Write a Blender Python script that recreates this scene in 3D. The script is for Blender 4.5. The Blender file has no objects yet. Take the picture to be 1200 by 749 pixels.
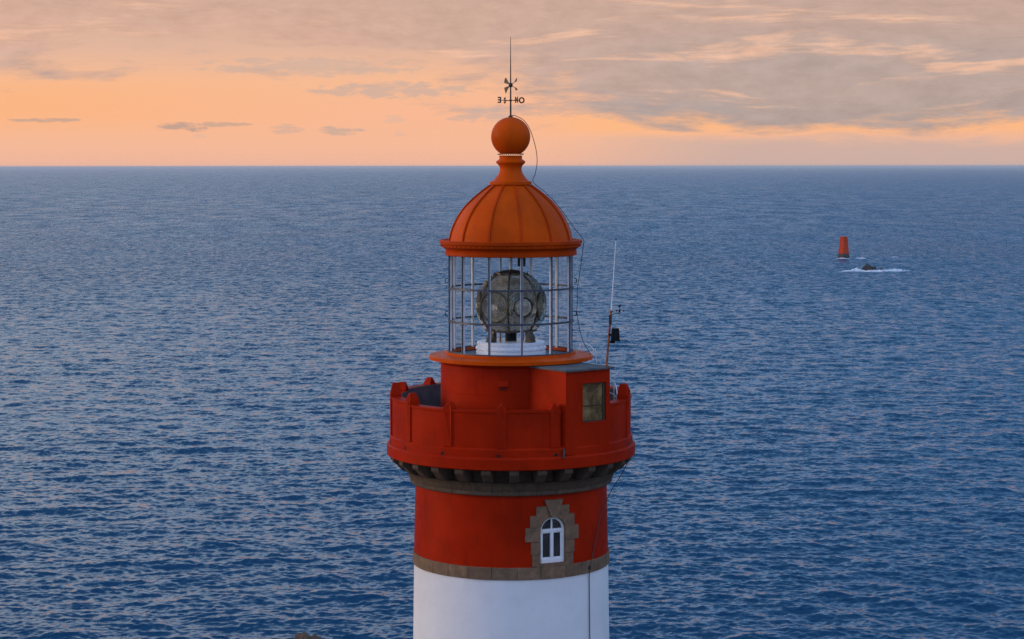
import bpy, math, random
import numpy as np
from mathutils import Vector, Matrix, noise as mnoise

random.seed(7)
RNG = np.random.default_rng(11)
PI = math.pi
rad = math.radians
scene = bpy.context.scene
COL = scene.collection

# ------------------------------------------------------------------ camera
EYE = 63.0                                   # eye height above the sea, metres
cd = bpy.data.cameras.new('camera')
cam = bpy.data.objects.new('camera', cd)
COL.objects.link(cam)
cd.sensor_width = 36.0
cd.lens = 36.0 * 2350 / 1200
cd.clip_start = 0.5
cd.clip_end = 400000
cam.location = (0.036, -56.4, EYE)
cam.rotation_euler = (rad(90 - 4.372), rad(0.06), 0)
scene.camera = cam
scene.cycles.use_denoising = True
scene.cycles.denoiser = 'OPENIMAGEDENOISE'
scene.cycles.denoising_input_passes = 'RGB_ALBEDO_NORMAL'
scene.cycles.denoising_prefilter = 'NONE'
scene.cycles.sample_clamp_indirect = 1.0
scene.cycles.sample_clamp_direct = 2.0

# ------------------------------------------------------------------ view
scene.view_settings.view_transform = 'Standard'
scene.view_settings.look = 'None'
scene.view_settings.gamma = 1
scene.view_settings.exposure = 0.0

# ------------------------------------------------------------------ node helper
class NT:
    def __init__(self, tree):
        self.t = tree; self.n = tree.nodes; self.l = tree.links
    def new(self, kind, **kw):
        x = self.n.new(kind)
        for k, v in kw.items(): setattr(x, k, v)
        return x
    def put(self, sock, v):
        if v is None: return
        if isinstance(v, bpy.types.NodeSocket): self.l.new(v, sock)
        elif isinstance(v, (tuple, list)) and len(v) == 3 and sock.type == 'RGBA': sock.default_value = (*v, 1)
        else: sock.default_value = v
    def m(self, op, a, b=None, c=None, clamp=False):
        x = self.new('ShaderNodeMath', operation=op); x.use_clamp = clamp
        self.put(x.inputs[0], a); self.put(x.inputs[1], b); self.put(x.inputs[2], c)
        return x.outputs[0]
    def add(self, a, b): return self.m('ADD', a, b)
    def sub(self, a, b): return self.m('SUBTRACT', a, b)
    def mul(self, a, b): return self.m('MULTIPLY', a, b)
    def vm(self, op, a, b=None, scale=None):
        x = self.new('ShaderNodeVectorMath', operation=op)
        self.put(x.inputs[0], a); self.put(x.inputs[1], b)
        if scale is not None: self.put(x.inputs['Scale'], scale)
        return x.outputs[0]
    def sm(self, x, a, b, lo=0.0, hi=1.0):
        r = self.new('ShaderNodeMapRange', interpolation_type='SMOOTHSTEP')
        self.put(r.inputs[0], x)
        for i, v in zip((1, 2, 3, 4), (a, b, lo, hi)): self.put(r.inputs[i], v)
        return r.outputs[0]
    def lin(self, x, a, b, lo=0.0, hi=1.0):
        r = self.new('ShaderNodeMapRange'); self.put(r.inputs[0], x)
        for i, v in zip((1, 2, 3, 4), (a, b, lo, hi)): self.put(r.inputs[i], v)
        return r.outputs[0]
    def mix(self, f, a, b, blend='MIX'):
        x = self.new('ShaderNodeMix', data_type='RGBA', blend_type=blend)
        self.put(x.inputs[0], f); self.put(x.inputs[6], a); self.put(x.inputs[7], b)
        return x.outputs[2]
    def noise(self, vec, scale, detail=4, rough=0.5, dist=0.0, dims='3D', color=False, lac=2.0):
        x = self.new('ShaderNodeTexNoise', noise_dimensions=dims)
        self.put(x.inputs['Vector'], vec); self.put(x.inputs['Scale'], scale)
        x.inputs['Detail'].default_value = detail; x.inputs['Roughness'].default_value = rough
        x.inputs['Distortion'].default_value = dist; x.inputs['Lacunarity'].default_value = lac
        return x.outputs['Color' if color else 'Fac']
    def comb(self, x, y, z):
        c = self.new('ShaderNodeCombineXYZ')
        self.put(c.inputs[0], x); self.put(c.inputs[1], y); self.put(c.inputs[2], z)
        return c.outputs[0]
    def sep(self, v):
        s = self.new('ShaderNodeSeparateXYZ'); self.put(s.inputs[0], v)
        return s.outputs
    def ramp(self, f, stops, interp='LINEAR'):
        r = self.new('ShaderNodeValToRGB'); cr = r.color_ramp; cr.interpolation = interp
        while len(cr.elements) < len(stops): cr.elements.new(0.5)
        for e, (p, c) in zip(cr.elements, stops):
            e.position = p; e.color = (*c, 1) if len(c) == 3 else c
        self.put(r.inputs[0], f)
        return r.outputs[0]

# ------------------------------------------------------------------ sky
SUN_AZ = -84.0         # degrees to the left of the view direction (+Y)
SUN_EL = 7.0
world = bpy.data.worlds.new('World'); scene.world = world
world.use_nodes = True
wt = world.node_tree; wt.nodes.clear(); W = NT(wt)
tc = W.new('ShaderNodeTexCoord')
d = W.vm('NORMALIZE', tc.outputs['Generated'])
dx, dy, dz = W.sep(d)
az = W.mul(W.m('ARCTAN2', dx, dy), 180 / PI)
el = W.mul(W.m('ARCSINE', dz), 180 / PI)
sky = W.new('ShaderNodeTexSky', sky_type='NISHITA')
sky.sun_disc = False
sky.sun_elevation = rad(SUN_EL); sky.sun_rotation = rad(SUN_AZ)
sky.altitude = 60; sky.air_density = 1.0; sky.dust_density = 2.0; sky.ozone_density = 2.0
# --- low western sky, clear part: peach over the horizon, orange higher up
eln = W.m('DIVIDE', W.m('MAXIMUM', el, 0.0), 90.0)
clear = W.ramp(W.m('DIVIDE', el, 8.0), [
    (0.0, (0.87, 0.47, 0.33)), (0.08, (0.92, 0.49, 0.31)), (0.19, (0.95, 0.485, 0.295)),
    (0.30, (0.93, 0.50, 0.30)), (0.42, (0.76, 0.47, 0.34)), (0.62, (0.62, 0.42, 0.32)), (1.0, (0.50, 0.40, 0.36))])
gl = W.mul(W.sm(az, -2, -15), W.mul(W.sm(el, 0.6, 1.5), W.sm(el, 2.9, 1.9)))
clear = W.mix(W.mul(gl, 0.45), clear, (1.0, 0.45, 0.16))
gl2 = W.mul(W.sm(az, -1, 3), W.mul(W.sm(el, 0.75, 1.1), W.sm(el, 1.9, 1.4)))
clear = W.mix(W.mul(gl2, 0.8), clear, (1.0, 0.49, 0.23))
# --- high stratus, streaky
warp = W.mul(W.sub(W.noise(W.comb(W.mul(az, 0.10), W.mul(el, 0.45), 3.1), 1.0, 3), 0.5), 1.3)
elw = W.add(el, warp)
n1 = W.noise(W.comb(W.mul(az, 0.11), W.mul(elw, 0.80), 7.7), 1.0, 7, 0.56)
n2 = W.noise(W.comb(W.mul(az, 0.48), W.mul(elw, 2.1), 1.9), 1.0, 6, 0.6)
right = W.sm(az, -4, 7)
lowedge = W.sub(W.sub(2.60, W.mul(right, 1.15)), W.mul(W.sm(az, -7, -3), 0.40))
cover = W.add(W.mul(W.sub(elw, lowedge), W.add(0.32, W.mul(right, 0.45))), W.add(W.mul(W.sub(n1, 0.5), W.sub(2.0, W.mul(right, 0.9))), W.mul(W.sub(n2, 0.5), 1.5)))
cmask = W.sm(cover, -0.12, 0.42)
ccol = W.mix(W.sm(az, -9, 8), (0.78, 0.46, 0.34), (0.49, 0.385, 0.35))
ccol = W.mix(W.sm(W.sub(elw, lowedge), 1.2, 0.0, 0.0, 0.55), ccol, (0.37, 0.33, 0.335))
ccol = W.mix(W.sm(el, 2.8, 4.4, 0.0, 0.65), ccol, (0.65, 0.42, 0.33))
n3 = W.noise(W.comb(W.mul(az, 0.20), W.mul(elw, 2.1), 21.3), 1.0, 6, 0.62)
lit = W.mul(W.sm(n3, 0.55, 0.70), W.sm(el, 0.9, 1.8))
ccol = W.mix(W.mul(lit, 0.8), ccol, (0.96, 0.56, 0.38))
n4 = W.noise(W.comb(W.mul(az, 0.8), W.mul(elw, 2.6), 33.0), 1.0, 6, 0.65)
ccol = W.vm('SCALE', ccol, scale=W.lin(n4, 0.3, 0.7, 0.84, 1.06))
low = W.mix(W.mul(cmask, 0.93), clear, ccol)
# --- long grey veil under the right-hand orange strip
veil = W.mul(W.sm(az, 0.0, 7), W.sm(W.add(el, W.add(W.mul(warp, 0.3), W.mul(W.sub(n2, 0.5), 0.8))), 0.98, 0.5))
low = W.mix(W.mul(veil, 0.80), low, (0.57, 0.42, 0.375))
# --- small separate clouds low over the sea
def puff(azc, elc, wa, we, seed, strength, col):
    global low
    a = W.m('DIVIDE', W.sub(az, azc), wa); e_ = W.m('DIVIDE', W.sub(el, elc), we)
    r2 = W.add(W.mul(a, a), W.mul(e_, e_))
    nz = W.noise(W.comb(W.mul(az, 1.7), W.mul(el, 6.5), seed), 1.0, 6, 0.62)
    v = W.add(W.sub(1.0, r2), W.mul(W.sub(nz, 0.5), 4.2))
    low = W.mix(W.mul(W.sm(v, 0.0, 0.9), strength), low, col)
puff(-5.6, 2.80, 3.4, 0.30, 41.0, 0.55, (0.58, 0.43, 0.36))
puff(-3.4, 2.15, 2.6, 0.26, 43.0, 0.60, (0.52, 0.41, 0.36))
puff(3.0, 1.62, 4.5, 0.26, 47.0, 0.35, (0.40, 0.36, 0.36))
puff(-13.0, 1.28, 1.05, 0.07, 2.0, 0.75, (0.52, 0.36, 0.29))
puff(-9.3, 1.10, 0.75, 0.16, 4.4, 0.85, (0.50, 0.34, 0.28))
puff(-8.2, 1.18, 1.0, 0.08, 6.0, 0.75, (0.55, 0.37, 0.29))
puff(-6.4, 1.05, 0.5, 0.18, 8.0, 0.55, (0.60, 0.41, 0.33))
puff(-4.75, 1.01, 0.85, 0.14, 9.5, 0.75, (0.56, 0.40, 0.32))
puff(-3.3, 1.35, 0.35, 0.16, 11.5, 0.40, (0.66, 0.46, 0.38))
puff(-0.9, 1.45, 1.1, 0.24, 13.0, 0.65, (0.56, 0.42, 0.36))
puff(-3.2, 0.9, 0.3, 0.1, 15.5, 0.40, (0.66, 0.46, 0.38))
puff(-8.8, 0.86, 0.25, 0.1, 17.5, 0.35, (0.66, 0.46, 0.38))
low = W.mix(W.mul(W.sm(az, 14, 40), 0.8), low, (0.44, 0.45, 0.50))
# --- the rest of the dome: high grey-blue cloud sheet over a clear dusk sky
west = W.add(W.mul(W.m('DIVIDE', dy, W.m('SQRT', W.m('MAXIMUM', W.sub(1.0, W.mul(dz, dz)), 0.001))), 0.5), 0.5)
nc = W.noise(W.vm('MULTIPLY', d, (3.0, 3.0, 6.0)), 1.0, 5, 0.55)
lft = W.sm(az, 16, -20)
wlow = W.mix(lft, (0.24, 0.53, 1.0), (0.80, 0.98, 1.16))
sheet = W.mix(W.sm(el, 7, 40), W.mix(W.sm(west, 0.3, 0.8), (0.64, 0.79, 1.16), wlow), W.mix(W.sm(west, 0.3, 0.8), (0.60, 0.74, 1.18), (0.10, 0.38, 0.72)))
sheet = W.mix(W.sm(nc, 0.3, 0.7), W.vm('SCALE', sheet, scale=0.72), W.vm('SCALE', sheet, scale=1.22))
nish = W.vm('SCALE', sky.outputs[0], scale=0.10)
upper = W.mix(0.85, nish, sheet)
eastlow = W.mix(W.sm(el, 0, 12), (0.60, 0.68, 0.95), (0.64, 0.77, 1.20))
lowall = W.mix(W.sm(west, 0.25, 0.8), eastlow, low)
final = W.mix(W.sm(el, 4.4, 8.5), lowall, upper)
bg = W.new('ShaderNodeBackground'); bg.inputs['Strength'].default_value = 1.0
W.put(bg.inputs[0], final)
wo = W.new('ShaderNodeOutputWorld'); wt.links.new(bg.outputs[0], wo.inputs[0])
world.cycles.sampling_method = 'MANUAL'; world.cycles.sample_map_resolution = 1024

# ------------------------------------------------------------------ sun, very soft behind cloud
sl = bpy.data.lights.new('sun', 'SUN'); sl.energy = 1.5; sl.angle = rad(24); sl.color = (1.0, 0.66, 0.34)
so = bpy.data.objects.new('sun', sl); COL.objects.link(so)
sdir = Vector((math.sin(rad(SUN_AZ)) * math.cos(rad(SUN_EL)), math.cos(rad(SUN_AZ)) * math.cos(rad(SUN_EL)), math.sin(rad(SUN_EL))))
so.rotation_euler = (-sdir).to_track_quat('-Z', 'Y').to_euler()

# ------------------------------------------------------------------ materials
def mat(name):
    m = bpy.data.materials.new(name); m.use_nodes = True
    t = m.node_tree; t.nodes.clear(); n = NT(t)
    p = n.new('ShaderNodeBsdfPrincipled'); o = n.new('ShaderNodeOutputMaterial')
    t.links.new(p.outputs[0], o.inputs[0])
    return m, n, p
def simple(name, col, rough=0.5, metal=0.0, var=0.18, scale=3.0, bump=0.0, bscale=40.0, spec=0.5):
    m, n, p = mat(name)
    g = n.new('ShaderNodeNewGeometry'); pos = g.outputs['Position']
    f = n.noise(pos, scale, 6, 0.6)
    c = n.mix(n.sm(f, 0.3, 0.7), tuple(x * (1 - var) for x in col), tuple(min(1, x * (1 + var)) for x in col))
    n.put(p.inputs['Base Color'], c)
    n.put(p.inputs['Roughness'], n.lin(n.noise(pos, scale * 4, 3), 0.3, 0.7, max(0.03, rough - 0.1), min(1, rough + 0.1)))
    p.inputs['Metallic'].default_value = metal; p.inputs['Specular IOR Level'].default_value = spec
    if bump:
        b = n.new('ShaderNodeBump'); b.inputs['Strength'].default_value = bump; b.inputs['Distance'].default_value = 0.02
        n.put(b.inputs['Height'], n.noise(pos, bscale, 4)); n.put(p.inputs['Normal'], b.outputs[0])
    return m
def paint(name, col, rough=0.45, dirt=(0.10, 0.02, 0.01), amt=0.35, bump=0.25, worn=None, lo=0.80, hi=1.12):
    """weathered masonry / metal paint: broad fading, vertical run-off streaks, fine grain"""
    m, n, p = mat(name)
    g = n.new('ShaderNodeNewGeometry'); pos = g.outputs['Position']
    x, y, z = n.sep(pos)
    broad = n.noise(pos, 0.9, 5, 0.6)
    c = n.mix(n.sm(broad, 0.3, 0.72), tuple(v * lo for v in col), tuple(min(1, v * hi) for v in col))
    a = n.m('ARCTAN2', x, y)
    st = n.noise(n.comb(n.mul(a, 14.0), 0.0, n.mul(z, 0.55)), 1.0, 5, 0.65)
    c = n.mix(n.mul(n.sm(st, 0.53, 0.78), amt), c, dirt)
    blot = n.noise(pos, 6.0, 6, 0.68)
    c = n.mix(n.mul(n.sm(blot, 0.56, 0.8), amt * 0.8), c, tuple(v * 0.55 for v in col))
    if worn:
        w = n.noise(n.comb(n.mul(x, 1.0), n.mul(y, 1.0), n.mul(z, 2.2)), 9.0, 5, 0.7)
        c = n.mix(n.sm(w, 0.69, 0.76, 0, 0.6), c, worn)
    n.put(p.inputs['Base Color'], c)
    n.put(p.inputs['Roughness'], n.lin(blot, 0.3, 0.75, rough - 0.08, rough + 0.15))
    p.inputs['Specular IOR Level'].default_value = 0.05
    b = n.new('ShaderNodeBump'); b.inputs['Strength'].default_value = bump; b.inputs['Distance'].default_value = 0.02
    hh = n.add(n.mul(n.noise(pos, 3.0, 3), 1.2), n.mul(n.noise(pos, 38.0, 4), 0.35))
    n.put(b.inputs['Height'], hh); n.put(p.inputs['Normal'], b.outputs[0])
    return m

RED = paint('red_masonry_paint', (0.385, 0.0150, 0.0005), 0.5, (0.15, 0.008, 0.003), 0.75, 0.45)
VERM = paint('vermilion_metal_paint', (0.60, 0.074, 0.001), 0.42, (0.28, 0.03, 0.006), 0.40, 0.12)
GREYIN = simple('grey_inner_render', (0.11, 0.13, 0.15), 0.7, 0, 0.3, 2.5, 0.3)
VERMDARK = paint('dark_vermilion', (0.48, 0.048, 0.001), 0.42, (0.18, 0.02, 0.004), 0.40, 0.12)  # darker copy of the vermilion, for dome ribs and roof gutter
WHITE = paint('white_limewash', (0.78, 0.79, 0.81), 0.65, (0.60, 0.61, 0.62), 0.22, 0.5, None, 0.95, 1.03)
FRAMEW = simple('white_window_paint', (0.80, 0.81, 0.83), 0.4, 0, 0.06)
DARKBAR = simple('dark_glazing_iron', (0.045, 0.055, 0.075), 0.45, 0.2, 0.2)
LIGHTBAR = simple('pale_grey_iron', (0.74, 0.78, 0.84), 0.4, 0.0, 0.12)
BRASS = simple('aged_bronze', (0.085, 0.062, 0.038), 0.38, 0.75, 0.4, 8)
BASEW = simple('pale_blue_enamel', (0.80, 0.84, 0.90), 0.3, 0, 0.08)
SLAB = simple('weathered_roof_felt', (0.085, 0.092, 0.095), 0.8, 0, 0.35, 3.0, 0.5)
RUST = simple('rusty_orange_steel', (0.30, 0.075, 0.022), 0.7, 0.1, 0.45, 12)
BLACK = simple('black_plastic', (0.008, 0.009, 0.011), 0.6, 0, 0.2, spec=0.12)
VANEIRON = simple('weathered_vane_iron', (0.050, 0.036, 0.030), 0.55, 0.3, 0.3, 6)
CABLE = simple('dark_cable', (0.05, 0.04, 0.04), 0.6)
WHIP = simple('white_fibreglass', (0.78, 0.79, 0.80), 0.4, 0, 0.05)
HOLE = simple('black_void', (0.006, 0.005, 0.005), 0.9)
FLOORM = simple('lantern_floor_grey', (0.10, 0.11, 0.125), 0.6, 0, 0.3, 5)
CURT = simple('brown_curtain', (0.16, 0.085, 0.035), 0.9, 0, 0.5, 10)
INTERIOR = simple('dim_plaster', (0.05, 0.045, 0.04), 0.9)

def granite(name, base=(0.220, 0.130, 0.072)):
    m, n, p = mat(name)
    g = n.new('ShaderNodeNewGeometry'); pos = g.outputs['Position']; isl = g.outputs['Random Per Island']
    f = n.noise(pos, 4.0, 7, 0.68)
    c = n.mix(n.sm(f, 0.3, 0.7), tuple(v * 0.62 for v in base), tuple(v * 1.35 for v in base))
    c = n.mix(n.mul(isl, 0.6), c, tuple(v * 0.50 for v in base))
    sp = n.noise(pos, 70.0, 2, 0.5)
    c = n.mix(n.sm(sp, 0.58, 0.72, 0, 0.5), c, (0.34, 0.30, 0.26))
    li = n.noise(pos, 1.7, 5, 0.7)
    c = n.mix(n.sm(li, 0.56, 0.74, 0, 0.55), c, (0.10, 0.095, 0.075))
    n.put(p.inputs['Base Color'], c); p.inputs['Roughness'].default_value = 0.85
    b = n.new('ShaderNodeBump'); b.inputs['Strength'].default_value = 0.6; b.inputs['Distance'].default_value = 0.03
    n.put(b.inputs['Height'], n.add(f, n.mul(sp, 0.3))); n.put(p.inputs['Normal'], b.outputs[0])
    return m
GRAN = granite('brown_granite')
GRANSHADE = granite('shaded_granite', (0.095, 0.058, 0.034))  # same granite darkened: shade below the gallery overhang put into the colour
ROCK = granite('dark_wet_rock', (0.028, 0.026, 0.026))
SHORE = granite('brown_shore_rock', (0.15, 0.085, 0.040))

def thin_glass(name, tint=(0.93, 0.96, 0.98), ior=1.45, dirt=0.05, refl=1.0):
    m = bpy.data.materials.new(name); m.use_nodes = True
    t = m.node_tree; t.nodes.clear(); n = NT(t)
    o = n.new('ShaderNodeOutputMaterial')
    tr = n.new('ShaderNodeBsdfTransparent'); n.put(tr.inputs[0], tint)
    gl_ = n.new('ShaderNodeBsdfGlossy'); gl_.inputs['Roughness'].default_value = 0.02
    fr = n.new('ShaderNodeFresnel'); fr.inputs['IOR'].default_value = ior
    g = n.new('ShaderNodeNewGeometry')
    df = n.new('ShaderNodeBsdfDiffuse'); n.put(df.inputs[0], (0.6, 0.62, 0.65))
    m1 = n.new('ShaderNodeMixShader'); n.put(m1.inputs[0], n.mul(fr.outputs[0], refl))
    t.links.new(tr.outputs[0], m1.inputs[1]); t.links.new(gl_.outputs[0], m1.inputs[2])
    m2 = n.new('ShaderNodeMixShader')
    n.put(m2.inputs[0], n.sm(n.noise(g.outputs['Position'], 3.0, 5, 0.7), 0.4, 0.8, 0.0, dirt * 2))
    t.links.new(m1.outputs[0], m2.inputs[1]); t.links.new(df.outputs[0], m2.inputs[2])
    t.links.new(m2.outputs[0], o.inputs[0])
    return m
PANE = thin_glass('lantern_glass', (0.97, 0.98, 0.99), 1.2, 0.04, 0.25)
def dark_glass(name, col):
    m, n, p = mat(name)
    n.put(p.inputs['Base Color'], col); p.inputs['Roughness'].default_value = 0.05
    return m
WINGLASS = thin_glass('window_glass', (0.55, 0.58, 0.62), 1.5, 0.04)
LENSGLASS, n_, p_ = mat('fresnel_lens_glass')
g_ = n_.new('ShaderNodeNewGeometry')
n_.put(p_.inputs['Base Color'], n_.mix(n_.sm(n_.noise(g_.outputs['Position'], 7.0, 3), 0.35, 0.65), (0.50, 0.47, 0.35), (0.92, 0.89, 0.76)))
p_.inputs['Roughness'].default_value = 0.06; p_.inputs['IOR'].default_value = 1.52; p_.inputs['Transmission Weight'].default_value = 0.78
GRIME, n_, p_ = mat('grimy_amber_pane')
g_ = n_.new('ShaderNodeNewGeometry'); ps = g_.outputs['Position']; px_, py_, pz_ = n_.sep(ps)
c_ = n_.mix(n_.sm(n_.noise(ps, 2.6, 5, 0.65), 0.35, 0.68), (0.09, 0.055, 0.022), (0.34, 0.23, 0.10))
ww = n_.new('ShaderNodeTexWave'); ww.bands_direction = 'Z'; ww.inputs['Scale'].default_value = 7.0; ww.inputs['Distortion'].default_value = 0.6
n_.put(ww.inputs['Vector'], ps)
c_ = n_.mix(n_.mul(ww.outputs['Fac'], 0.35), c_, (0.07, 0.05, 0.026))
n_.put(p_.inputs['Base Color'], c_); p_.inputs['Roughness'].default_value = 0.6; p_.inputs['Specular IOR Level'].default_value = 0.08
BEACON = paint('beacon_red_paint', (0.55, 0.055, 0.010), 0.6, (0.15, 0.02, 0.01), 0.4, 0.3)
BEACONFOOT = simple('weedy_beacon_masonry', (0.05, 0.045, 0.04), 0.9, 0, 0.4, 1.0)
FOAM, n_, p_ = mat('white_sea_foam')
g_ = n_.new('ShaderNodeNewGeometry')
n_.put(p_.inputs['Base Color'], n_.mix(n_.sm(n_.noise(g_.outputs['Position'], 0.6, 6, 0.7), 0.35, 0.62), (0.50, 0.58, 0.68), (0.85, 0.87, 0.90)))
p_.inputs['Roughness'].default_value = 0.9

# ------------------------------------------------------------------ mesh helper
class MB:
    def __init__(self): self.v = []; self.f = []; self.mi = []
    def add(self, vs, fs, mi=0):
        o = len(self.v); self.v += [tuple(p) for p in vs]
        self.f += [tuple(i + o for i in f) for f in fs]; self.mi += [mi] * len(fs)
        return self
    def lathe(self, prof, n=96, a0=0.0, a1=360.0, mi=0, cap=True, axis=None):
        """prof: closed or open list of (r, z); azimuth 0 faces the camera (-Y), positive to +X"""
        full = abs(a1 - a0) >= 359.99
        m = n if full else n + 1
        vs = []
        for i in range(m):
            a = rad(a0 + (a1 - a0) * i / n); s, c = math.sin(a), -math.cos(a)
            for r, z in prof: vs.append((r * s, r * c, z))
        k = len(prof); fs = []
        for i in range(n):
            j = (i + 1) % m
            for q in range(k - 1):
                if prof[q][0] < 1e-6 and prof[q + 1][0] < 1e-6: continue
                fs.append((i * k + q, j * k + q, j * k + q + 1, i * k + q + 1))
        if not full and cap:
            fs.append(tuple(range(k))); fs.append(tuple((m - 1) * k + q for q in reversed(range(k))))
        return self.add(vs, fs, mi)
    def box(self, c, s, rz=0.0, mi=0):
        hx, hy, hz = s[0] / 2, s[1] / 2, s[2] / 2; co, si = math.cos(rz), math.sin(rz)
        vs = []
        for X in (-hx, hx):
            for Y in (-hy, hy):
                for Zz in (-hz, hz): vs.append((c[0] + X * co - Y * si, c[1] + X * si + Y * co, c[2] + Zz))
        return self.add(vs, [(0, 1, 3, 2), (4, 6, 7, 5), (0, 4, 5, 1), (2, 3, 7, 6), (0, 2, 6, 4), (1, 5, 7, 3)], mi)
    def tube(self, pts, r, n=8, mi=0):
        P = [Vector(p) for p in pts]; rs = r if isinstance(r, (list, tuple)) else [r] * len(P)
        vs = []; up = None
        for i, p in enumerate(P):
            t = (P[min(i + 1, len(P) - 1)] - P[max(i - 1, 0)]).normalized()
            if up is None or abs(up.dot(t)) > 0.95: up = Vector((0, 0, 1)) if abs(t.z) < 0.9 else Vector((1, 0, 0))
            u = t.cross(up).normalized(); w = u.cross(t).normalized(); up = w
            for q in range(n):
                a = 2 * PI * q / n; vs.append(p + (u * math.cos(a) + w * math.sin(a)) * rs[i])
        fs = []
        for i in range(len(P) - 1):
            for q in range(n):
                b = (q + 1) % n; fs.append((i * n + q, i * n + b, (i + 1) * n + b, (i + 1) * n + q))
        fs.append(tuple(reversed(range(n)))); fs.append(tuple((len(P) - 1) * n + q for q in range(n)))
        return self.add(vs, fs, mi)
    def prism(self, poly, f0, f1, mi=0):
        """poly of (u,v); f0,f1 map (u,v) to back and front points"""
        n = len(poly)
        vs = [f0(u, v) for u, v in poly] + [f1(u, v) for u, v in poly]
        fs = [tuple(range(n, 2 * n)), tuple(reversed(range(n)))]
        for i in range(n):
            j = (i + 1) % n; fs.append((i, j, n + j, n + i))
        return self.add(vs, fs, mi)
    def build(self, name, mats, parent=None, smooth=40, bevel=0.0):
        me = bpy.data.meshes.new(name)
        me.from_pydata(self.v, [], self.f)
        for m in (mats if isinstance(mats, (list, tuple)) else [mats]): me.materials.append(m)
        me.polygons.foreach_set('material_index', self.mi)
        import bmesh
        b = bmesh.new(); b.from_mesh(me)
        bmesh.ops.remove_doubles(b, verts=b.verts, dist=1e-5)
        bmesh.ops.recalc_face_normals(b, faces=b.faces)
        b.to_mesh(me); b.free()
        if smooth:
            me.shade_smooth(); me.set_sharp_from_angle(angle=rad(smooth))
        o = bpy.data.objects.new(name, me); COL.objects.link(o)
        if parent is not None:
            o.parent = parent; o.matrix_parent_inverse = WORLD_INV(parent)
        if bevel:
            md = o.modifiers.new('bevel', 'BEVEL'); md.width = bevel; md.segments = 2; md.limit_method = 'ANGLE'; md.angle_limit = rad(35)
        return o
def WORLD_INV(p):
    m = Matrix.Identity(4); q = p
    while q is not None:
        m = q.matrix_parent_inverse @ (Matrix.LocRotScale(q.location, q.rotation_euler, q.scale) @ m) if q.parent is not None else Matrix.LocRotScale(q.location, q.rotation_euler, q.scale) @ m
        q = q.parent
    return m.inverted()
def tag(o, label=None, cat=None, group=None, kind=None):
    if label: o['label'] = label
    if cat: o['category'] = cat
    if group: o['group'] = group
    if kind: o['kind'] = kind
    return o
def empty(name, loc):
    o = bpy.data.objects.new(name, None); COL.objects.link(o); o.location = loc; o.empty_display_size = 0.3
    return o
def copy_part(o, parent, spin=None, share=True):
    """copy of a part, turned about the tower axis by spin degrees"""
    c = o.copy(); COL.objects.link(c); c.parent = parent
    if spin is not None:
        inv = WORLD_INV(parent)
        c.matrix_parent_inverse = inv; c.rotation_euler = (0, 0, rad(spin))
    return c
def pol(r, a, z): return (r * math.sin(rad(a)), -r * math.cos(rad(a)), z)

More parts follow.
